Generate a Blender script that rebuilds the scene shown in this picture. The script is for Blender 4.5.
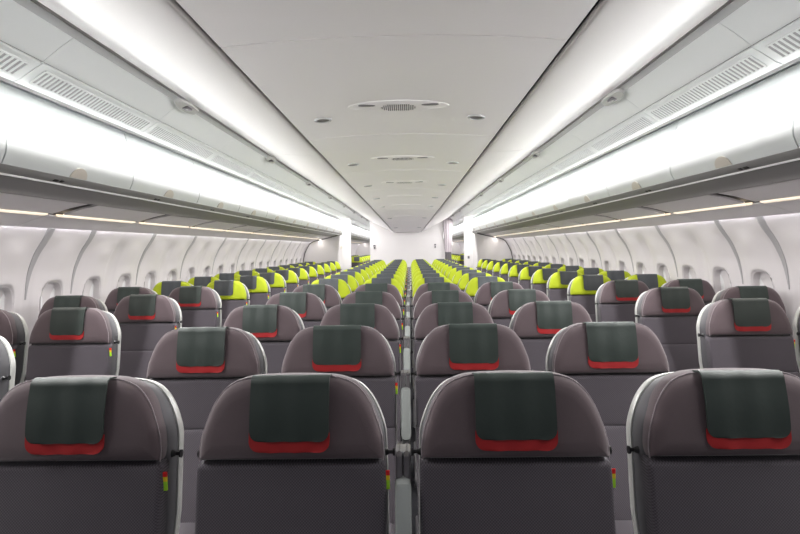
import bpy, bmesh, math, random
from mathutils import Vector, Matrix
random.seed(4)
for o in list(bpy.data.objects):
    bpy.data.objects.remove(o, do_unlink=True)
S = bpy.context.scene
C = S.collection

# ------------------------------------------------------------------ camera
CZ = 1.46                       # eye height above the cabin floor
cam_d = bpy.data.cameras.new('camera')
cam = bpy.data.objects.new('camera', cam_d)
C.objects.link(cam)
cam_d.sensor_width = 36.0
cam_d.lens = 522 * 36 / 800
cam_d.clip_start = 0.02
cam.matrix_world = (Matrix.Translation((0, 0, CZ)) @ Matrix.Rotation(math.radians(1.1), 4, 'Z')
                    @ Matrix.Rotation(math.radians(90 - 2.14), 4, 'X') @ Matrix.Rotation(math.radians(-0.9), 4, 'Z'))
S.camera = cam

# ------------------------------------------------------------------ world, exposure, long lamps
w = bpy.data.worlds.new('world'); S.world = w; w.use_nodes = True
w.node_tree.nodes['Background'].inputs[0].default_value = (0.9, 0.93, 1, 1)
w.node_tree.nodes['Background'].inputs[1].default_value = 0.12
S.view_settings.view_transform = 'Standard'
S.view_settings.look = 'None'
S.view_settings.gamma = 1
S.view_settings.use_curve_mapping = False
S.view_settings.exposure = 0.92

XC = -0.06                      # centre line of the ceiling
XS = -0.024                     # centre line of the seats
Y0, Y1 = -1.0, 26.0             # cabin extent
P0, PITCH = 2.24, 1.035         # first module seam and module length

def strip_light(name, x, z, direction, power, wid, y0=0.6, y1=Y1, col=(1, 1, 1)):
    n = 5
    L = (y1 - y0) / n
    for i in range(n):
        d = bpy.data.lights.new(name, 'AREA')
        d.shape = 'RECTANGLE'; d.size = wid; d.size_y = L - 0.02
        d.energy = power * L; d.color = col
        o = bpy.data.objects.new(name, d); C.objects.link(o)
        zax = -Vector(direction).normalized()
        yax = Vector((0, 1, 0)); xax = yax.cross(zax).normalized()
        m = Matrix((xax, yax, zax)).transposed().to_4x4()
        o.matrix_world = Matrix.Translation((x, y0 + L * (i + .5), z)) @ m
for s in (-1, 1):
    strip_light('ceiling_cove_lamp', XC + s * 1.372, CZ + .949, (-s, 0, -.05), .26, .014, col=(1, .97, .94))
    strip_light('bin_wash_lamp', XC + s * 1.655, CZ + .728, (s * .3, 0, -1), .28, .014, col=(.97, 1, 1))
    strip_light('added_aisle_fill', XC + s * 1.648, CZ + .720, (-s * .50, 0, -.866), 10.5, .016, col=(1, .985, .97))  # added fill lamps, aimed down and inboard to lift seats, bins and ceiling
    strip_light('service_strip_lamp', XC + s * 2.20, CZ + .226, (-s * .22, 0, -.975), 1.9, .03, col=(1, .95, .90))
    strip_light('window_wash_lamp', XC + s * 2.455, CZ + .19, (s * .15, 0, -1), 1.1, .02, col=(.97, .97, 1))

# ------------------------------------------------------------------ materials
def mat(name, col, rough=.6, metal=0, bump=None, var=None, spec=.5, emit=None, weave=None, sheen=0):
    m = bpy.data.materials.new(name); m.use_nodes = True
    nt = m.node_tree; b = nt.nodes['Principled BSDF']
    b.inputs['Base Color'].default_value = (*col, 1)
    b.inputs['Roughness'].default_value = rough
    b.inputs['Metallic'].default_value = metal
    b.inputs['Specular IOR Level'].default_value = spec
    if sheen:
        b.inputs['Sheen Weight'].default_value = sheen
        b.inputs['Sheen Roughness'].default_value = .5
    if emit:
        b.inputs['Emission Color'].default_value = (*emit[0], 1)
        b.inputs['Emission Strength'].default_value = emit[1]
    tc = nt.nodes.new('ShaderNodeTexCoord')
    if var or weave:
        sc, amt = var if var else (300, .0)
        n = nt.nodes.new('ShaderNodeTexNoise'); n.inputs['Scale'].default_value = sc
        n.inputs['Detail'].default_value = 3
        nt.links.new(tc.outputs['Object'], n.inputs['Vector'])
        r = nt.nodes.new('ShaderNodeMapRange')
        r.inputs[3].default_value = 1 - amt; r.inputs[4].default_value = 1 + amt
        nt.links.new(n.outputs['Fac'], r.inputs[0])
        fac = r.outputs[0]
        if weave:
            fq, wamt = weave
            sep = nt.nodes.new('ShaderNodeSeparateXYZ'); nt.links.new(tc.outputs['Object'], sep.inputs[0])
            outs = []
            for ax in ('X', 'Z'):
                q = nt.nodes.new('ShaderNodeMath'); q.operation = 'MULTIPLY'; q.inputs[1].default_value = fq
                nt.links.new(sep.outputs[ax], q.inputs[0])
                sn = nt.nodes.new('ShaderNodeMath'); sn.operation = 'SINE'; nt.links.new(q.outputs[0], sn.inputs[0])
                outs.append(sn.outputs[0])
            mu = nt.nodes.new('ShaderNodeMath'); mu.operation = 'MULTIPLY'
            nt.links.new(outs[0], mu.inputs[0]); nt.links.new(outs[1], mu.inputs[1])
            ma = nt.nodes.new('ShaderNodeMath'); ma.operation = 'MULTIPLY_ADD'
            nt.links.new(mu.outputs[0], ma.inputs[0]); ma.inputs[1].default_value = wamt; ma.inputs[2].default_value = 1
            m2 = nt.nodes.new('ShaderNodeMath'); m2.operation = 'MULTIPLY'
            nt.links.new(ma.outputs[0], m2.inputs[0]); nt.links.new(fac, m2.inputs[1])
            fac = m2.outputs[0]
        v = nt.nodes.new('ShaderNodeVectorMath'); v.operation = 'SCALE'
        v.inputs[0].default_value = col
        nt.links.new(fac, v.inputs['Scale'])
        nt.links.new(v.outputs[0], b.inputs['Base Color'])
    if bump:
        n = nt.nodes.new('ShaderNodeTexNoise'); n.inputs['Scale'].default_value = bump[0]
        n.inputs['Detail'].default_value = 4
        nt.links.new(tc.outputs['Object'], n.inputs['Vector'])
        bp = nt.nodes.new('ShaderNodeBump'); bp.inputs['Strength'].default_value = bump[1]
        bp.inputs['Distance'].default_value = bump[2]
        nt.links.new(n.outputs['Fac'], bp.inputs['Height'])
        nt.links.new(bp.outputs[0], b.inputs['Normal'])
    return m
M = dict(
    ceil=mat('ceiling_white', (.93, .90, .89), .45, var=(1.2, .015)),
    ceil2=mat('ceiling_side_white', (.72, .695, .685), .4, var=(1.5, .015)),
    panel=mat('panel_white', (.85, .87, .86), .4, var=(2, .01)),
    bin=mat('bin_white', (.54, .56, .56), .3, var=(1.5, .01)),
    binbody=mat('bin_body_white', (.6, .6, .6), .5, var=(2, .01)),
    rail=mat('rail_grey', (.42, .42, .42), .4, var=(6, .05)),
    dark=mat('dark_gap', (.012, .012, .012), .8, var=(6, .05)),
    gap=mat('seam_grey', (.25, .25, .25), .8, var=(6, .05)),
    ledge=mat('ledge_grey', (.21, .205, .20), .38, var=(3, .04)),
    lip=mat('lip_white', (.8, .8, .78), .3, var=(3, .02)),
    psu=mat('service_grey', (.72, .69, .70), .35, var=(3, .02)),
    psudark=mat('service_dark_grey', (.10, .095, .095), .5, var=(3, .04)),
    lamp=mat('lamp_cover', (.9, .85, .75), .4, emit=((1, .82, .62), .45), var=(3, .01)),
    wall=mat('wall_white', (.64, .61, .625), .38, var=(2, .015)),
    shade=mat('window_shade_white', (.80, .80, .81), .45, var=(3, .02)),
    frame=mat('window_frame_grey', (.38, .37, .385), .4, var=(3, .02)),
    part=mat('partition_white', (.55, .53, .53), .5, var=(1.5, .015)),
    latch=mat('latch_beige', (.47, .43, .38), .4, var=(8, .04)),
    carpet=mat('carpet_grey', (.06, .06, .07), .95, var=(120, .4), bump=(400, .5, .002)),
    head=mat('mauve_grey_fabric', (.086, .061, .068), .9, var=(9, .10), weave=(2400, .12), bump=(500, .3, .001), sheen=.25),
    body=mat('woven_grey_fabric', (.066, .056, .068), .85, var=(9, .08), weave=(900, .6), bump=(500, .25, .001), sheen=.2),
    pipe=mat('piping_highlight_mauve', (.27, .225, .24), .7, var=(30, .05), sheen=.3),
    side=mat('dark_grey_side_fabric', (.07, .067, .075), .8, var=(12, .1), sheen=.2),
    lime=mat('lime_fabric', (.34, .41, .003), .8, var=(12, .06), sheen=.1),
    cover=mat('dark_green_leather', (.023, .034, .029), .55, var=(7, .12), bump=(60, .12, .003)),
    cover2=mat('slate_leather', (.045, .052, .058), .5, var=(7, .1), bump=(60, .12, .003)),
    red=mat('red_fabric', (.34, .006, .008), .65, var=(30, .06)),
    shell=mat('shell_light_grey', (.50, .50, .48), .35, var=(6, .02)),
    arm=mat('armrest_grey', (.30, .32, .31), .5, var=(12, .04)),
    armd=mat('armrest_bracket_grey', (.13, .12, .13), .45, var=(12, .04)),
    black=mat('black_plastic', (.010, .010, .011), .4, var=(12, .05)),
    silver=mat('silver_metal', (.55, .55, .55), .3, metal=.8, var=(12, .05)),
    tagr=mat('tag_red', (.8, .01, .01), .6, var=(12, .02)),
    tagy=mat('tag_yellow', (.95, .7, .02), .6, var=(12, .02)),
    tagg=mat('tag_lime', (.45, .85, .03), .6, var=(12, .02)),
    curtain=mat('curtain_mauve_grey', (.36, .32, .34), .9, var=(15, .08)),
    curtaind=mat('curtain_dark_hem', (.10, .09, .10), .9, var=(15, .08)),
)

# ------------------------------------------------------------------ helpers
def link(name, bm, mats, parent=None, smooth=35, loc=None):
    me = bpy.data.meshes.new(name)
    bmesh.ops.recalc_face_normals(bm, faces=bm.faces)
    bm.to_mesh(me); bm.free()
    if not isinstance(mats, (list, tuple)): mats = [mats]
    for m in mats: me.materials.append(m)
    if smooth:
        me.polygons.foreach_set('use_smooth', [True] * len(me.polygons))
        me.set_sharp_from_angle(angle=math.radians(smooth))
    o = bpy.data.objects.new(name, me); C.objects.link(o)
    if parent: o.parent = parent
    if loc: o.location = loc
    return o
def struct(name, bm, mats, parent=None, **k):
    o = link(name, bm, mats, parent, **k)
    if not parent: o['kind'] = 'structure'
    return o
def tag(o, label, cat, group=None):
    o['label'] = label; o['category'] = cat
    if group: o['group'] = group
    return o
def empty(name, loc, label, cat, group=None):
    o = bpy.data.objects.new(name, None); C.objects.link(o)
    o.empty_display_size = .1; o.location = loc
    return tag(o, label, cat, group)
def box(bm, x0, x1, y0, y1, z0, z1, bev=0, mi=0, shear=None):
    vs = [bm.verts.new((x, y, z)) for x in (x0, x1) for y in (y0, y1) for z in (z0, z1)]
    fs = [bm.faces.new([vs[i] for i in f]) for f in
          ((0, 1, 3, 2), (4, 6, 7, 5), (0, 4, 5, 1), (2, 3, 7, 6), (0, 2, 6, 4), (1, 5, 7, 3))]
    for f in fs: f.material_index = mi
    if bev:
        es = list({e for f in fs for e in f.edges})
        r = bmesh.ops.bevel(bm, geom=es, offset=bev, segments=2, affect='EDGES', profile=.5)
        for f in r['faces']: f.material_index = mi
    return bm
def cyl(bm, p0, p1, r0, r1=None, n=16, mi=0):
    r1 = r0 if r1 is None else r1
    p0, p1 = Vector(p0), Vector(p1); a = (p1 - p0).normalized()
    u = a.orthogonal().normalized(); v = a.cross(u)
    A, B = [], []
    for i in range(n):
        t = 2 * math.pi * i / n; d = u * math.cos(t) + v * math.sin(t)
        A.append(bm.verts.new(p0 + d * r0)); B.append(bm.verts.new(p1 + d * r1))
    for i in range(n):
        bm.faces.new((A[i], A[(i + 1) % n], B[(i + 1) % n], B[i])).material_index = mi
    bm.faces.new(A).material_index = mi; bm.faces.new(B[::-1]).material_index = mi
def spline(pts, n=5):
    out = []
    P = [pts[0]] + list(pts) + [pts[-1]]
    for i in range(1, len(P) - 2):
        for k in range(n):
            t = k / n
            out.append(tuple(.5 * (2 * P[i][j] + (P[i + 1][j] - P[i - 1][j]) * t + (2 * P[i - 1][j] - 5 * P[i][j] + 4 * P[i + 1][j] - P[i + 2][j]) * t * t
                       + (3 * P[i][j] - P[i - 1][j] - 3 * P[i + 1][j] + P[i + 2][j]) * t ** 3) for j in range(len(pts[0]))))
    out.append(tuple(pts[-1]))
    return out
def offset(prof, th):
    out = []
    for i, p in enumerate(prof):
        a = prof[max(i - 1, 0)]; b = prof[min(i + 1, len(prof) - 1)]
        dx, dz = b[0] - a[0], b[1] - a[1]; L = math.hypot(dx, dz) or 1
        out.append((p[0] - dz / L * th, p[1] + dx / L * th))
    return out
def ribbon(bm, prof, ys, s=1, th=.012, fn=None, mi=0):
    """profile (distance from the centre line, height over the eye) extruded along the cabin as a shell of thickness th"""
    loop = list(prof) + offset(prof, th)[::-1]
    rings = []
    for y in ys:
        r = []
        for (x, z) in loop:
            if fn: x, z = fn(x, z, y)
            r.append(bm.verts.new((XC + s * x, y, CZ + z)))
        rings.append(r)
    n = len(loop)
    for a, b in zip(rings, rings[1:]):
        for i in range(n):
            bm.faces.new((a[i], a[(i + 1) % n], b[(i + 1) % n], b[i])).material_index = mi
    for r in (rings[0], rings[-1]):
        m_ = len(prof)
        for i in range(m_ - 1):
            bm.faces.new((r[i], r[i + 1], r[n - 2 - i], r[n - 1 - i])).material_index = mi
    return bm
def frange(a, b, st):
    n = max(1, int(round((b - a) / st)))
    return [a + (b - a) * i / n for i in range(n + 1)]
ORD = ['first', 'second', 'third', 'fourth', 'fifth', 'sixth', 'seventh', 'eighth', 'ninth', 'tenth', 'eleventh', 'twelfth', 'thirteenth',
       'fourteenth', 'fifteenth', 'sixteenth', 'seventeenth', 'eighteenth', 'nineteenth', 'twentieth', 'twenty-first', 'twenty-second', 'twenty-third', 'twenty-fourth', 'twenty-fifth', 'twenty-sixth', 'twenty-seventh', 'twenty-eighth']
SIDE = {-1: 'left', 1: 'right'}

# ------------------------------------------------------------------ floor, far wall
bm = bmesh.new(); box(bm, XC - 2.75, XC + 2.75, Y0, Y1, -.05, 0); struct('floor', bm, M['carpet'], smooth=0)
bm = bmesh.new(); box(bm, XC - 2.8, XC + 2.8, Y1, Y1 + .05, 0, CZ + 1.1); struct('wall_far', bm, M['part'], smooth=0)

# ------------------------------------------------------------------ ceiling: the aft part narrows and comes down to the bulkhead
YB = 17.0
def taper(y, y_a=12.0):
    if y <= y_a: return 1.0
    t = min(1, (y - y_a) / (YB - y_a)); 
    k = .535
    # both edges run straight in plan and elevation
    return 1 - (1 - k) * t
def fn_mid(x, z, y):
    k = taper(y); return x * k, z * k
def fn_side(x, z, y):
    k = taper(y)
    f = max(0, min(1, (1.31 - x) / (1.31 - .788)))
    dx = .774 * (k - 1) * f; dz = .90 * (k - 1) * f
    return x + dx, z + dz
mid = [(x, .90 + .036 * (1 - (x / .772) ** 2)) for x in [-.768 + 1.536 * i / 24 for i in range(25)]]
seams = [Y0, .34] + [2.34 + 2.0 * k for k in range(8)] + [YB]
g = .005
for a, b in zip(seams, seams[1:]):
    bm = bmesh.new(); ribbon(bm, mid, frange(a + g, b - g, .5), fn=fn_mid, th=.015); struct('ceiling', bm, M['ceil'], smooth=50)
sidep = spline([(.808, .940), (.803, .912), (.820, .902), (.90, .901), (1.0, .905), (1.15, .916), (1.26, .932), (1.335, .955)], 4)
sseams = [Y0, 1.05, 5.05, 9.05, 13.05, YB, Y1]
for s in (-1, 1):
    for a, b in zip(sseams, sseams[1:]):
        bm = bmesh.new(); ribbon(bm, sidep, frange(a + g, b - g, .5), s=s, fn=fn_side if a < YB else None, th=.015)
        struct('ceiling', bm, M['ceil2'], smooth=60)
    # black channel behind the gap, roof above
    bm = bmesh.new(); ribbon(bm, [(.74, .925), (.775, .99), (.85, .99)], frange(Y0, YB, .5), s=s, fn=fn_side, th=.01)
    struct('trim_1' if s < 0 else 'trim_2', bm, M['dark'])
# ceiling behind the bulkhead, flat
bm = bmesh.new(); box(bm, XC - .79, XC + .79, YB + .1, Y1, CZ + .90, CZ + .93); struct('ceiling', bm, M['ceil'])
# closed roof skin over everything
bm = bmesh.new(); ribbon(bm, [(-1.5, 1.02), (1.5, 1.02)], [Y0, Y1], th=.02); struct('ceiling', bm, M['gap'])

# ------------------------------------------------------------------ sides
railp = [(1.385, .955), (1.345, .942), (1.326, .937), (1.322, .929), (1.338, .920), (1.362, .916)]
upperp = spline([(1.362, .918), (1.42, .880), (1.50, .82)], 4)
ventp = spline([(1.502, .812), (1.54, .790), (1.60, .752), (1.632, .738)], 4)
doorp = spline([(1.725, .755), (1.708, .69), (1.690, .615), (1.676, .53), (1.676, .45), (1.70, .39)], 6)
ledgep = [(1.695, .388), (1.703, .376), (1.737, .358)]
lipp = [(1.737, .358), (1.743, .350), (1.756, .352)]
underp = spline([(1.756, .350), (1.80, .332), (1.87, .308), (1.95, .302)], 4)
NB = 24
starts = [P0 - PITCH + PITCH * k for k in range(-1, NB - 1)]
for s in (-1, 1):
    sd = SIDE[s]
    bm = bmesh.new(); ribbon(bm, railp, [Y0, Y1], s=s, th=.006); struct('trim_3' if s < 0 else 'trim_4', bm, M['rail'])
    bm = bmesh.new(); ribbon(bm, [(1.46, 1.02), (1.385, .99), (1.39, .955), (1.46, .93)], [Y0, Y1], s=s, th=.01); struct('ceiling', bm, M['ceil2'])
    # backing behind the seams
    bm = bmesh.new(); ribbon(bm, [(p[0] + .01, p[1] + .02) for p in upperp + ventp], [Y0, Y1], s=s, th=.01); struct('ceiling', bm, M['gap'])
    # lamp cove above the bins
    bm = bmesh.new(); ribbon(bm, [(1.64, .755), (1.70, .785), (1.80, .785), (1.86, .74), (1.86, .60)], [Y0, Y1], s=s, th=.01); struct('trim_5' if s < 0 else 'trim_6', bm, M['panel'])
    bm = bmesh.new(); ribbon(bm, ledgep, [Y0, Y1], s=s, th=.03); struct('trim_7' if s < 0 else 'trim_8', bm, M['ledge'])
    bm = bmesh.new(); ribbon(bm, [(1.632, .739), (1.640, .728), (1.650, .730)], [Y0, Y1], s=s, th=.004); struct('trim_15' if s < 0 else 'trim_16', bm, M['rail'])
    bm = bmesh.new(); ribbon(bm, lipp, [Y0, Y1], s=s, th=.006); struct('trim_9' if s < 0 else 'trim_10', bm, M['lip'])
    bm = bmesh.new(); ribbon(bm, underp, [Y0, Y1], s=s, th=.02); struct('trim_11' if s < 0 else 'trim_12', bm, M['ledge'])
    bm = bmesh.new(); ribbon(bm, [(1.95, .325), (2.46, .205)], [Y0, Y1], s=s, th=.01); struct('trim_13' if s < 0 else 'trim_14', bm, M['psudark'])
    for k, a in enumerate(starts):
        b = a + PITCH; mid_y = (a + b) / 2
        # upper wall panel
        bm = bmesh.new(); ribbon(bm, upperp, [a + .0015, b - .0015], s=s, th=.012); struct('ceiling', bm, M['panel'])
        near = 'nearest the camera' if k == 0 else ORD[k - 1] + ' one in view from the camera'
        # vent panel with its slotted grille
        o = empty('vent_panel', (XC + s * 1.565, mid_y, CZ + .775), 'white slotted air vent panel above the %s bins, %s' % (sd, near), 'vent', 'air vent panels above the %s bins' % sd)
        def loc(bm_, o=o):
            bmesh.ops.translate(bm_, verts=bm_.verts, vec=-o.location); return bm_
        bm = bmesh.new(); ribbon(bm, ventp, [a + .003, b - .003], s=s, th=.012); link('panel', loc(bm), M['panel'], o)
        if b < 16:
            bm = bmesh.new()
            fr = [(1.528, .7945), (1.594, .7525)]
            n = 34; y_a, y_b = a + .05, b - .05
            st = (y_b - y_a) / n
            for i in range(n + 1):
                yy = y_a + st * i
                ribbon(bm, fr, [yy - st * .22, yy + st * .22], s=s, th=-.004)
            for q in ([(1.522, .798), (1.529, .794)], [(1.593, .753), (1.600, .7485)]):
                ribbon(bm, q, [y_a, y_b], s=s, th=-.004)
            gr = link('grille', loc(bm), M['panel'], o, smooth=0)
            bm = bmesh.new(); ribbon(bm, [(1.528, .7925), (1.594, .7505)], [y_a, y_b], s=s, th=.002); link('grille_backing', loc(bm), M['rail'], gr, smooth=0)
        # overhead bin
        o = empty('overhead_bin', (XC + s * 1.72, mid_y, CZ + .39), 'white overhead bin with curved door on the %s, %s' % (sd, near), 'overhead bin', 'overhead bins on the %s' % sd)
        bm = bmesh.new()
        q = [(x + .014, z) for x, z in doorp]
        ribbon(bm, q + [(1.82, .385), (2.2, .385), (2.2, .73)], [a + .002, b - .002], s=s, th=.006); link('body', loc(bm, o), M['gap'], o)
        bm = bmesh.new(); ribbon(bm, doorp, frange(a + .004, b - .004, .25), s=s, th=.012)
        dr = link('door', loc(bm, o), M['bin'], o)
        # beige half oval latch on the lower door edge
        bm = bmesh.new()
        def door_at(z):
            for p, r in zip(doorp, doorp[1:]):
                if r[1] <= z <= p[1]:
                    t = (z - r[1]) / (p[1] - r[1]); return r[0] + (p[0] - r[0]) * t
            return doorp[-1][0]
        N, R = 14, 5
        gridv = []
        for j in range(R + 1):
            row = []
            for i in range(N + 1):
                t = math.pi * i / N; rr = j / R
                z = .393 + .052 * math.sin(t) * rr; y = mid_y + .068 * math.cos(t) * rr
                row.append(bm.verts.new((XC + s * (door_at(z) - .004), y, CZ + z)))
            gridv.append(row)
        for j in range(R):
            for i in range(N):
                try: bm.faces.new((gridv[j][i], gridv[j][i + 1], gridv[j + 1][i + 1], gridv[j + 1][i]))
                except ValueError: pass
        bmesh.ops.remove_doubles(bm, verts=bm.verts, dist=1e-5)
        rgeo = bmesh.ops.extrude_face_region(bm, geom=bm.faces[:])
        bmesh.ops.translate(bm, verts=[v for v in rgeo['geom'] if isinstance(v, bmesh.types.BMVert)], vec=(s * .006, 0, 0))
        link('latch', loc(bm, o), M['latch'], dr)
        if b < 16:
            for (dy, ww) in ((-.16, .018), (-.11, .012)):
                bm = bmesh.new(); ribbon(bm, [(1.711, .3695), (1.724, .3625)], [mid_y + dy, mid_y + dy + ww * 1.6], s=s, th=-.003)
                link('row_marker', loc(bm, o), M['black'], o, smooth=0)
        # service panel with its strip lamp
        o = empty('service_panel', (XC + s * 2.2, mid_y, CZ + .24), 'grey service panel with strip lamp under %s bins, %s' % (sd, near), 'service panel', 'service panels under the %s bins' % sd)
        bm = bmesh.new(); ribbon(bm, [(1.95, .300), (2.06, .278), (2.175, .245)], [a + .075, b - .035], s=s, th=.012); link('inner_panel', loc(bm, o), M['psu'], o)
        bm = bmesh.new(); ribbon(bm, [(2.225, .238), (2.33, .212), (2.44, .172), (2.448, .20)], [a + .003, b - .003], s=s, th=.008); link('outer_panel', loc(bm, o), M['psu'], o)
        bm = bmesh.new(); ribbon(bm, [(2.172, .250), (2.182, .238), (2.205, .232), (2.222, .236), (2.226, .25)], [a + .07, b - .07], s=s, th=.004); link('strip_lamp', loc(bm, o), M['lamp'], o)
    # small lamp housings along the rail
    for k in range(11):
        y = 3.31 + 2.0 * k
        o = empty('rail_lamp', (XC + s * 1.335, y, CZ + .915), 'small silver lamp housing with dark lens on the %s ceiling rail, %s from the camera' % (sd, ORD[k]), 'lamp', 'lamp housings on the %s ceiling rail' % sd)
        bm = bmesh.new()
        cx, cz = 1.345, .916
        pts = []
        for i in range(24):
            t = 2 * math.pi * i / 24
            e = abs(math.cos(t)) ** .9 * (1 if math.cos(t) > 0 else -1); f_ = abs(math.sin(t)) ** .8 * (1 if math.sin(t) > 0 else -1)
            pts.append((e * .16, f_ * .036))
        top = [bm.verts.new((s * (v_ * .92), u_, -v_ * .42 + .0)) for u_, v_ in pts]
        low = [bm.verts.new((s * (v_ * .8), u_ * .9, -v_ * .38 - .014)) for u_, v_ in pts]
        for i in range(24): bm.faces.new((top[i], top[(i + 1) % 24], low[(i + 1) % 24], low[i]))
        bm.faces.new(low); bm.faces.new(top[::-1])
        hs = link('housing', bm, M['shell'], o)
        bm = bmesh.new(); box(bm, -.019, .019, -.035, .035, -.024, -.008, .003); link('lens', bm, M['armd'], hs)
        bm = bmesh.new(); cyl(bm, (0, 0, -.0245), (0, 0, -.020), .008); link('bulb', bm, M['shell'], hs)

# ------------------------------------------------------------------ ceiling fittings
def ceil_z(x, y):
    k = taper(y); x = x / k
    return CZ + (.90 + .036 * (1 - (x / .772) ** 2)) * k
for k in range(6):
    y = 3.47 + 2.0 * k
    o = empty('speaker_grille', (XC, y, ceil_z(0, y) - .003), 'oval white perforated speaker panel in the middle of the ceiling, %s from the camera' % ORD[k], 'speaker', 'ceiling speaker panels')
    bm = bmesh.new()
    rings = []
    for r, h in ((1, 0.008), (.97, -.001), (.8, -.008), (.5, -.012), (.2, -.013)):
        rings.append([bm.verts.new((.34 * r * math.cos(t), .125 * r * math.sin(t), h - .036 * (.34 * r * math.cos(t) / .772) ** 2)) for t in [2 * math.pi * i / 40 for i in range(40)]])
    for a, b in zip(rings, rings[1:]):
        for i in range(40): bm.faces.new((a[i], a[(i + 1) % 40], b[(i + 1) % 40], b[i]))
    bm.faces.new(rings[-1]); bm.faces.new(rings[0][::-1])
    link('panel', bm, M['ceil'], o)
    if k < 3:
        bm = bmesh.new()
        for i in range(-8, 9):
            for j in range(-4, 5):
                if (i / 8.5) ** 2 + (j / 5.5) ** 2 < 1: cyl(bm, (i * .0135, j * .016, -.0155), (i * .0135, j * .016, -.010), .0033, n=6)
        q = link('holes', bm, M['armd'], o, smooth=0); q['kind'] = 'stuff'
        for sx in (-1, 1):
            bm = bmesh.new()
            A = [bm.verts.new((sx * .205 + .055 * math.cos(t), -.055 + .016 * math.sin(t) + sx * 0, zz)) for zz in (-.0145, -.005) for t in [2 * math.pi * i / 20 for i in range(20)]]
            for i in range(20): bm.faces.new((A[i], A[(i + 1) % 20], A[20 + (i + 1) % 20], A[20 + i]))
            bm.faces.new(A[:20]); bm.faces.new(A[20:][::-1])
            link('slot', bm, M['armd'], o)
for k in range(7):
    for s in (-1, 1):
        y = 3.75 + 2.0 * k; kk = taper(y)
        x = s * .545 * kk; z = ceil_z(x, y)
        o = empty('ceiling_downlight', (XC + x, y, z - .004), 'small round recessed downlight on the %s of the centre ceiling, %s from the camera' % (SIDE[s], ORD[k]), 'downlight', 'ceiling downlights on the %s' % SIDE[s])
        sl = -s * 2 * .036 * .545 / .772 ** 2
        bm = bmesh.new()
        A = []
        for (r, h) in ((.062, .004), (.060, -.004), (.046, -.005), (.044, .0)):
            A.append([bm.verts.new((r * math.cos(t), r * math.sin(t), h + sl * r * math.cos(t))) for t in [2 * math.pi * i / 24 for i in range(24)]])
        for a, b in zip(A, A[1:]):
            for i in range(24): bm.faces.new((a[i], a[(i + 1) % 24], b[(i + 1) % 24], b[i]))
        link('ring', bm, M['rail'], o)
        bm = bmesh.new()
        bm.faces.new([bm.verts.new((.0445 * math.cos(t), .0445 * math.sin(t), -.002 + sl * .0445 * math.cos(t))) for t in [2 * math.pi * i / 24 for i in range(24)]])
        r_ = bmesh.ops.extrude_face_region(bm, geom=bm.faces[:]); bmesh.ops.translate(bm, verts=[v for v in r_['geom'] if isinstance(v, bmesh.types.BMVert)], vec=(0, 0, .004))
        link('lens', bm, M['armd'], o)

# ------------------------------------------------------------------ side walls with recessed windows
wallp = spline([(2.448, .20), (2.49, .12), (2.54, .03), (2.585, -.06), (2.62, -.15), (2.648, -.28), (2.662, -.42), (2.662, -.62), (2.645, -.85), (2.60, -1.15), (2.54, -1.46)], 7)
WZ, WH, WW = -.385, .165, .112
def sup(y, z):   # rounded window outline, 1 on the edge
    return ((abs(y) / WW) ** 3.2 + (abs(z) / WH) ** 3.2) ** (1 / 3.2)
def wall_x(z):
    for p, r in zip(wallp, wallp[1:]):
        if r[1] <= z <= p[1]:
            return r[0] + (p[0] - r[0]) * (z - r[1]) / (p[1] - r[1])
    return wallp[-1][0]
def sm(t):
    t = max(0, min(1, t)); return t * t * (3 - 2 * t)
win_y = [3.14 + .25 + .5 * k for k in range(-4, 20)]
def relief(y, z):
    d = 0
    fade = sm((z + .75) / .4) * (1 - sm((z - .0) / .15))
    k = round((y - 3.14) / .5); dy = y - (3.14 + .5 * k)
    major = (k % 2 == 0) or k == 1
    if major:
        dd, w_ = .004, .045
    else:
        dd, w_ = .010, .07
    # sharp on the near side, soft on the far side
    d += dd * fade * math.exp(-(dy / w_) ** 4)
    # panels bow gently into the cabin between the seams
    u = (y - 3.14) / .5 - k
    d -= .028 * math.cos(u * 2 * math.pi) * -.5 * sm((z + .9) / .4) * (1 - sm((z + .02) / .14))
    k2 = round((y - 3.39) / .5); yc = 3.39 + .5 * k2
    q = sup(y - yc, z - WZ)
    d += .055 * (1 - sm((q - .95) / .12))
    return d
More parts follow.
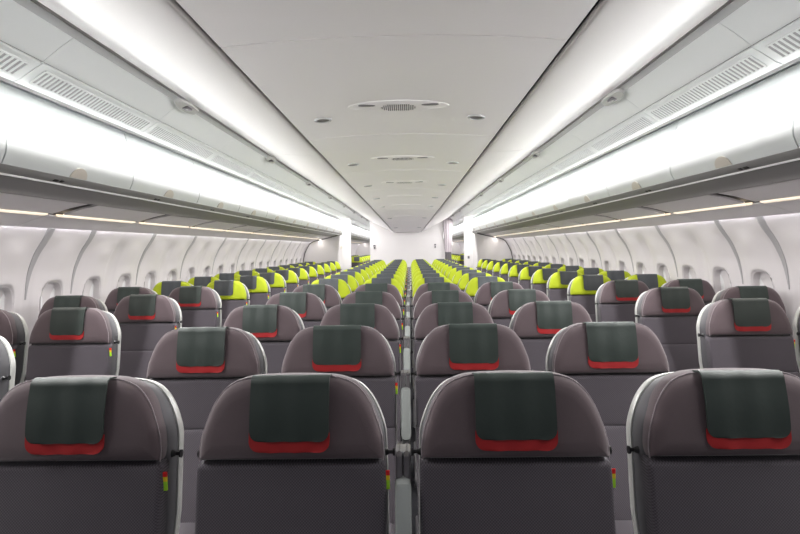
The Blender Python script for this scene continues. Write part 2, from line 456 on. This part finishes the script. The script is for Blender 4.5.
for s in (-1, 1):
    ys = frange(Y0, 13.1, .0125)
    ys2 = frange(13.1, Y1, .25)
    bm = bmesh.new()
    zs = []
    pr = [(wall_x(z), z) for z in [.1999 - i * (.85) / 64 for i in range(65)]] + [(wall_x(z), z) for z in (-.75, -.9, -1.1, -1.3, -1.46)]
    prev = None
    for y in ys + ys2[1:]:
        row = []
        for (x, z) in pr:
            d = relief(y, z) if y < 13.1 else 0
            row.append(bm.verts.new((XC + s * (x + d), y, CZ + z)))
        if prev:
            for i in range(len(row) - 1): bm.faces.new((prev[i], prev[i + 1], row[i + 1], row[i]))
        prev = row
    struct('wall_' + SIDE[s], bm, M['wall'], smooth=80)
    # grey strips laid on the wall at its seams, narrowing downwards
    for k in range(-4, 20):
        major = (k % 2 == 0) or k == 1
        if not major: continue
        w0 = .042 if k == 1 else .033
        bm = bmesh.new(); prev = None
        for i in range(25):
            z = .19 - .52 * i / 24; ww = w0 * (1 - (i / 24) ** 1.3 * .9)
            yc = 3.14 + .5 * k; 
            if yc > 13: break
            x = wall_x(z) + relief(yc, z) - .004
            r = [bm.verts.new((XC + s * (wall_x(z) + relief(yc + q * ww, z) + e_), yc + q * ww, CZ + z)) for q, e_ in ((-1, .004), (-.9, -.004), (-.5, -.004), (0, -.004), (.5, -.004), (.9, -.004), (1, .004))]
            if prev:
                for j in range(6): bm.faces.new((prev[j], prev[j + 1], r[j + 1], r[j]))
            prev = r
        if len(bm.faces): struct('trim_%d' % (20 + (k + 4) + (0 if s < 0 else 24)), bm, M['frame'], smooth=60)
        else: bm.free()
    # outer skin gives the wall its depth
    bm = bmesh.new(); ribbon(bm, [(x + .09, z) for x, z in wallp], [Y0, Y1], s=s, th=.02); struct('wall_' + SIDE[s], bm, M['binbody'])
    for k, yc in enumerate(win_y):
        if yc > 13: continue
        n_ = k + 1 + (0 if s < 0 else len(win_y))
        e = bpy.data.objects.new('window_%d' % n_, None); C.objects.link(e); e['kind'] = 'structure'
        e.location = (XC + s * 2.66, yc, CZ + WZ)
        def ring(q, depth):
            out = []
            for i in range(36):
                t = 2 * math.pi * i / 36; c, sn = math.cos(t), math.sin(t)
                r = 1 / ((abs(c)) ** 3.2 + (abs(sn)) ** 3.2) ** (1 / 3.2)
                yy, zz = WW * q * r * c, WH * q * r * sn
                out.append((XC + s * (wall_x(WZ + zz) + depth) - e.location.x, yy, zz))
            return out
        bm = bmesh.new()
        R = [[bm.verts.new(p) for p in ring(*q)] for q in ((1.04, .012), (1.02, .0), (.98, .003), (.965, .02), (.95, .052))]
        for a, b in zip(R, R[1:]):
            for i in range(36): bm.faces.new((a[i], a[(i + 1) % 36], b[(i + 1) % 36], b[i]))
        link('window_frame', bm, M['wall'], e)
        bm = bmesh.new()
        R = [[bm.verts.new(p) for p in ring(*q)] for q in ((.97, .049), (.6, .044), (.2, .042))]
        for a, b in zip(R, R[1:]):
            for i in range(36): bm.faces.new((a[i], a[(i + 1) % 36], b[(i + 1) % 36], b[i]))
        bm.faces.new(R[-1])
        link('window_shade', bm, M['shade'], e)

# ------------------------------------------------------------------ partitions, centre bulkhead, curtain
PY = 13.12
for s in (-1, 1):
    o = empty('cabin_partition', (XC + s * 2.0, PY, 0), 'white cabin partition behind the last %s side seat row, beneath the bins' % SIDE[s], 'partition')
    cx = o.location.x
    bm = bmesh.new()
    poly = [(1.60, -1.46), (1.60, .335), (1.75, .325), (1.90, .288), (2.16, .225), (2.30, .20), (2.40, .165), (2.46, .12), (2.53, 0), (2.59, -.12), (2.63, -.3), (2.645, -.5), (2.63, -.8), (2.52, -1.46)]
    A = [bm.verts.new((XC + s * x - cx, 0, CZ + z)) for x, z in poly]
    B = [bm.verts.new((XC + s * x - cx, .03, CZ + z)) for x, z in poly]
    bm.faces.new(A); bm.faces.new(B[::-1])
    for i in range(len(A)): bm.faces.new((A[i], A[(i + 1) % len(A)], B[(i + 1) % len(A)], B[i]))
    link('panel', bm, M['part'], o, smooth=0)
    bm = bmesh.new()
    e0, e1 = (1.42, 1.63)
    xs_ = sorted((XC + s * e0 - cx, XC + s * e1 - cx)); box(bm, xs_[0], xs_[1], -.02, .06, 0, CZ + .735, .01)
    link('column', bm, M['part'], o)
    bm = bmesh.new()
    edge = poly[2:12]
    for p, q in zip(edge, edge[1:]): 
        a = Vector((XC + s * p[0] - cx, -.005, CZ + p[1])); b = Vector((XC + s * q[0] - cx, -.005, CZ + q[1])); cyl(bm, a, b, .011, n=8)
    link('edge_shadow', bm, M['psudark'], o)  # dark tubes stand in for the shadow along the partition's top edge
    bm = bmesh.new(); zz = CZ + (.03 if s < 0 else -.27)
    xx = XC + s * 1.66 - cx if s < 0 else XC + s * 1.53 - cx
    box(bm, xx - .025, xx + .025, -.035, -.0, zz - .035, zz + .035, .006)
    link('fitting', bm, M['latch'] if s < 0 else M['armd'], o)

o = empty('centre_bulkhead', (-.1, YB, 0), 'wide white bulkhead wall closing the centre seat block at the far end', 'bulkhead')
bm = bmesh.new()
tops = []
for i in range(41):
    x = -1.19 + 2.38 * i / 40; ax = abs(x)
    k = taper(YB)
    if ax < .43: z = (.90 + .036 * (1 - (ax / .43) ** 2)) * k
    else: z = .90 * k + (ax - .43) / (1.19 - .43) * (.905 - .90 * k)
    tops.append((x - .0, CZ + z + .012))
A = [bm.verts.new((x, 0, z)) for x, z in tops]; B = [bm.verts.new((x, .06, z)) for x, z in tops]
A0 = [bm.verts.new((x, 0, 0)) for x, z in tops]; B0 = [bm.verts.new((x, .06, 0)) for x, z in tops]
for i in range(40):
    bm.faces.new((A[i], A[i + 1], A0[i + 1], A0[i])); bm.faces.new((B[i], B[i + 1], B0[i + 1], B0[i]))
    bm.faces.new((A[i], A[i + 1], B[i + 1], B[i])); bm.faces.new((A0[i], A0[i + 1], B0[i + 1], B0[i]))
bm.faces.new((A[0], A0[0], B0[0], B[0])); bm.faces.new((A[40], A0[40], B0[40], B[40]))
link('panel', bm, M['part'], o, smooth=30)
for xx in (-1.05, .93):
    bm = bmesh.new(); box(bm, xx - .03, xx + .03, -.04, 0, CZ + .05, CZ + .10, .008); box(bm, xx - .02, xx + .02, -.04, 0, CZ - .03, CZ + .035, .008)
    link('wall_fitting', bm, M['armd'], o)
# curtain gathered at the right edge
o = empty('aisle_curtain', (1.24, YB - .12, .25), 'mauve grey gathered curtain hanging at the right edge of the far bulkhead', 'curtain')
for nm, z0, z1, m_ in (('fabric', CZ - .17 - .25, CZ + .93 - .25, 'curtain'), ('lower_fabric', .0, CZ - .17 - .25, 'curtaind')):
    bm = bmesh.new(); prev = None
    for j in range(13):
        z = z0 + (z1 - z0) * j / 12
        wv = .085 + .05 * abs((z - .95) / 1.2)
        ring = []
        for i in range(48):
            t = 2 * math.pi * i / 48; r = 1 + .22 * math.sin(t * 9)
            ring.append(bm.verts.new((wv * r * math.cos(t), .05 * r * math.sin(t), z)))
        if prev:
            for i in range(48): bm.faces.new((prev[i], prev[(i + 1) % 48], ring[(i + 1) % 48], ring[i]))
        else: bm.faces.new(ring)
        prev = ring
    bm.faces.new(prev)
    link(nm, bm, M[m_], o, smooth=80)

# ------------------------------------------------------------------ seats
TILT = .19
ZR = 1.06
def yo(z):
    y = (z - ZR) * TILT
    if z < .775: y -= (.775 - z) * .32
    return y
HEAD = [(.220, .960), (.221, .982), (.216, 1.02), (.206, 1.054), (.193, 1.090), (.177, 1.119), (.156, 1.143), (.130, 1.157), (.10, 1.164), (.05, 1.167), (0, 1.168)]
HEAD = spline([(x, z if z < .985 else .985 + (z - .985) * .925) for x, z in HEAD], 3)
BACK = spline([(.220, .44), (.224, .60), (.225, .80), (.222, .955), (.219, 1.01), (.208, 1.056), (.194, 1.094), (.177, 1.124), (.155, 1.147), (.127, 1.160), (.09, 1.166), (.045, 1.168), (0, 1.169)], 3)
BACK = [(x, z if z < .985 else .985 + (z - .985) * .925) for x, z in BACK]
def full(half): # closed outline from a right half running bottom to top
    return list(half) + [(-x, z) for x, z in half[::-1] if x > 1e-6]
def loft(bm, half, rings, cap_front=True, cap_back=True, mi=0, zc=None, slope=0):
    """rings: (y, inset) from back to front"""
    o = full(half)
    zs = [p[1] for p in o]; z0, z1 = min(zs), max(zs); zc = zc or (z0 + z1) / 2; hw = max(p[0] for p in o)
    prev = None; first = None
    for y, ins in rings:
        kx = (hw - ins) / hw; kz = ((z1 - z0) / 2 - ins) / ((z1 - z0) / 2)
        def lower(z): return z - max(0, y + .04) * slope * sm((z - .90) / .25)
        r = [bm.verts.new((x * kx, y + yo(zc + (z - zc) * kz), lower(zc + (z - zc) * kz))) for x, z in o]
        if prev:
            for i in range(len(r)): bm.faces.new((prev[i], prev[(i + 1) % len(r)], r[(i + 1) % len(r)], r[i])).material_index = mi
        else: first = r
        prev = r
    def cap(r):
        n = len(half)
        m = len(r)
        # quads between mirrored points
        for i in range(n - 2):
            a, b = r[i], r[i + 1]; c, d = r[m - 1 - (i + 1)], r[m - 1 - i]
            try: bm.faces.new((a, b, c, d)).material_index = mi
            except ValueError: pass
        i = n - 2
        try: bm.faces.new((r[i], r[i + 1], r[m - 1 - i])).material_index = mi
        except ValueError: pass
    if cap_front: cap(prev)
    if cap_back: cap(first)
def cover_mesh(width, zbot, thick, drop, y_front, rc=.02, top=True, zstart=None):
    """cloth hanging over the headrest: a strip running up the front, over the top and down behind"""
    path = []
    z = zbot
    n = 12
    for t in [0, .01, .025, .05, .08, .115, .155, .2, .3, .42, .55, .7, .85, 1]:
        z = zbot + (1.137 - zbot) * t
        path.append((y_front + yo(z) + .004 * math.sin(t * 3.1) * -1, z))
    if top:
        for i in range(1, 9):
            a = math.pi / 2 * i / 8
            path.append((y_front + yo(1.137) + .022 * (1 - math.cos(a)), 1.137 + .0205 * math.sin(a)))
        path.append((y_front + yo(1.137) + .06, 1.149)); path.append((y_front + yo(1.137) + .10, 1.138)); path.append((y_front + yo(1.137) + .13, 1.129)); path.append((y_front + yo(1.137) + .152, 1.114)); path.append((y_front + yo(1.137) + .158, 1.09))
    bm = bmesh.new()
    nx = 12; rows = []
    for (y, z) in path:
        dz = z - zbot; hw = width / 2
        if dz < rc: hw -= rc - math.sqrt(max(0, rc * rc - (rc - dz) ** 2))
        rows.append([bm.verts.new((-hw + 2 * hw * i / nx, y + .0015 * math.cos(i * 1.3), z)) for i in range(nx + 1)])
    for a, b in zip(rows, rows[1:]):
        for i in range(nx): bm.faces.new((a[i], a[i + 1], b[i + 1], b[i]))
    bmesh.ops.recalc_face_normals(bm, faces=bm.faces)
    bmesh.ops.solidify(bm, geom=bm.faces[:], thickness=thick)
    return bm
def armrest_down(x, wdt=.046):
    bm = bmesh.new(); box(bm, x - wdt / 2, x + wdt / 2, -.52, -.13, .605, .645, .012)
    return bm
def build_seat(kind, arm, left_arm, label):
    """arm: 'down' or 'raised' on the right, left_arm: adds an armrest on the left"""
    root = empty('airline_seat', (0, 0, 0), label, 'seat')
    lime = kind == 'lime'
    bm = bmesh.new(); loft(bm, BACK, [(.075, .030), (.083, .012), (.081, .002), (.075, -.002), (.060, -.003), (.050, -.001)], slope=.28); link('back_shell', bm, M['shell'], root, smooth=50)
    bm = bmesh.new(); loft(bm, BACK, [(.052, .003), (.030, .001), (.000, .001), (-.012, .004), (-.020, .012)], slope=.28); link('side_padding', bm, M['side'], root, smooth=50)
    # backrest cushion with seam
    bm = bmesh.new(); q = [(.222, .47), (.225, .52), (.226, .60), (.227, .68), (.227, .745), (.227, .768)]
    loft(bm, [(x, z) for x, z in q] + [(.22, .773), (0, .774)], [(-.01, .0), (-.034, .0005), (-.046, .003), (-.051, .008), (-.052, .016)]); 
    bk = link('lower_backrest', bm, M['body'], root, smooth=60)
    bm = bmesh.new(); q = [(.20, .766), (.225, .769), (.225, .80), (.226, .87), (.226, .93), (.225, .947), (.219, .954), (0, .955)]
    loft(bm, q, [(-.01, .0), (-.034, .0005), (-.044, .003), (-.049, .008), (-.050, .014)])
    link('upper_backrest', bm, M['body'], root, smooth=60)
    bm = bmesh.new(); loft(bm, HEAD, [(.0, .004), (-.028, .0), (-.045, .003), (-.056, .010), (-.062, .022), (-.065, .04)])
    hd = link('headrest', bm, M['lime'] if lime else M['head'], root, smooth=60)
    # piping along the headrest edge, pale on grey seats to paint an edge highlight
    bm = bmesh.new()
    kx = 1 - .0015 / .222
    pts = [Vector((x * kx, -.043 + yo(z - .001), z - .001)) for x, z in HEAD] 
    pts += [Vector((-p.x, p.y, p.z)) for p in pts[::-1][1:]]
    for a, b in zip(pts, pts[1:]): cyl(bm, a, b, .0017, n=6)
    link('piping', bm, M['lime'] if lime else M['pipe'], hd, smooth=60)
    if lime:
        bm = cover_mesh(.195, 1.005, .004, 0, -.070, rc=.028); link('headrest_cover', bm, M['cover2'], root, smooth=50)
    else:
        bm = cover_mesh(.187, 1.011, .004, 0, -.072, rc=.022); cv = link('headrest_cover', bm, M['cover'], root, smooth=50)
        bm = cover_mesh(.190, .986, .003, 0, -.068, rc=.024, top=False); 
        # keep only the strip peeping out below the leather
        cut = [f for f in bm.faces if f.calc_center_median().z > 1.028]
        bmesh.ops.delete(bm, geom=cut, context='FACES')
        t_ = link('red_trim', bm, M['red'], cv, smooth=50); t_['label'] = 'red fabric edge'
    # small woven tag on the side seam
    bm = bmesh.new()
    zt = .905
    for (a, b, mi) in ((.017, .028, 0), (.006, .017, 1), (-.016, .006, 2)):
        y = yo(zt) - .026
        box(bm, .2245, .2335, y - .008, y - .003, zt + a, zt + b, 0, mi)
    link('fabric_tag', bm, [M['tagr'], M['tagy'], M['tagg']], root, smooth=0)
    for s in (-1, 1):
        bm = bmesh.new(); y = yo(.965) + .015
        cyl(bm, (s * .220, y, .955), (s * .230, y, .955), .010, .006); cyl(bm, (s * .230, y, .955), (s * .240, y, .955), .0045, .0045); cyl(bm, (s * .240, y, .955), (s * .2445, y, .955), .009, .010)
        link('pivot_knob', bm, M['black'], root)
    bm = bmesh.new(); box(bm, -.226, .226, -.60, -.10, .385, .485, .03)
    link('seat_cushion', bm, M['body'], root)
    bm = bmesh.new(); box(bm, -.235, .235, -.50, -.02, .345, .388, .008); link('seat_frame', bm, M['silver'], root)
    for s in (-1, 1):
        bm = bmesh.new()
        cyl(bm, (s * .17, -.42, .36), (s * .17, -.46, .0), .016, .013); cyl(bm, (s * .17, -.10, .36), (s * .17, .02, .0), .016, .013)
        box(bm, s * .17 - .018, s * .17 + .018, -.49, .05, 0, .018, .004)
        link('leg', bm, M['silver'], root)
    arms = []
    if arm == 'down': arms.append(.265)
    if left_arm: arms.append(-.265)
    for x in arms:
        a = link('armrest', armrest_down(x), M['arm'], root)
        bm = bmesh.new(); box(bm, x - .014, x + .014, -.20, -.02, .36, .61, .006); link('armrest_support', bm, M['armd'], a)
    if arm == 'raised':
        bm = bmesh.new(); x = .265
        vs0 = len(bm.verts)
        box(bm, x - .019, x + .019, -.060, -.005, .73, .915, .014)
        for v in bm.verts: v.co.y += yo(v.co.z)
        a = link('armrest', bm, M['arm'], root); a['label'] = 'armrest folded up between two seats'
        bm = bmesh.new(); box(bm, x - .016, x + .016, -.05, .0, .655, .735, .008)
        for v in bm.verts: v.co.y += yo(v.co.z)
        link('armrest_pivot', bm, M['black'], a)
        bm = bmesh.new(); box(bm, x - .017, x - .001, -.03, .06, .86, .962, .006); box(bm, x + .001, x + .017, -.03, .06, .86, .962, .006)
        for v in bm.verts: v.co.y += yo(v.co.z)
        link('armrest_bracket', bm, M['armd'], a)
        bm = bmesh.new(); box(bm, x - .0185, x + .0185, .0, .05, .950, .962, .003)
        for v in bm.verts: v.co.y += yo(v.co.z)
        link('bracket_cap', bm, M['silver'], a)
        bm = bmesh.new(); box(bm, x - .014, x + .014, -.12, -.02, .36, .60, .006); link('armrest_support', bm, M['armd'], root)
    return root
PROTO = {}
def copy_tree(o, parent=None):
    c = o.copy(); C.objects.link(c)
    if parent: c.parent = parent
    for ch in o.children: copy_tree(ch, c)
    return c
def seat(kind, arm, left, x, y, label, group, z=0):
    key = (kind, arm, left)
    if key not in PROTO:
        o = build_seat(kind, arm, left, label); PROTO[key] = o
    else:
        o = copy_tree(PROTO[key])
    o.location = (x, y, z); o['label'] = label; o['group'] = group
    return o
D1, RP = 1.277, .80        # first row distance (headrest reference), row pitch
names_c = ['outer left seat', 'inner left seat', 'inner right seat', 'outer right seat']
for r in range(16):
    lime = r >= 5; kd = 'lime' if lime else 'grey'
    nth = ORD[r - 5] if lime else (['nearest', 'second', 'third', 'fourth', 'fifth'][r])
    for c, dx in enumerate((-.797, -.265, .265, .797)):
        lab = '%s seat, %s %s row of the centre block, %s' % ('lime headrest' if lime else 'mauve grey', nth, kd, names_c[c])
        seat(kd, 'raised' if c == 1 else 'down', c == 0, XS + dx, D1 + RP * r, lab, '%s seats in the centre block' % kd)
for s in (-1, 1):
    for r in range(1, 15):
        lime = r >= 5; kd = 'lime' if lime else 'grey'
        nth = ORD[r - 5] if lime else (['', 'cut off nearest', 'nearest full', 'second full', 'third full'][r])
        for c, dx in ((0, 1.85), (1, 2.385)):
            if r == 1 and c == 1: continue
            lab = '%s %s seat, %s %s row of the %s block' % ('lime headrest' if lime else 'mauve grey', ('aisle', 'window')[c], nth, kd, SIDE[s])
            if s < 0: left = c == 1
            else: left = c == 0
            x = -.030 + s * dx
            seat(kd, 'down', left, x, D1 + RP * r, lab, '%s seats in the %s block' % (kd, SIDE[s]))
    for r in range(7):
        for c, dx in ((0, 1.85), (1, 2.385)):
            lab = 'lime green %s seat beyond the %s aisle opening, %s row past the partition' % (('aisle', 'window')[c], SIDE[s], ORD[r])
            seat('lime', 'down', (c == 1) if s < 0 else (c == 0), s * dx, 18.2 + RP * r, lab, 'lime seats beyond the %s aisle opening' % SIDE[s])
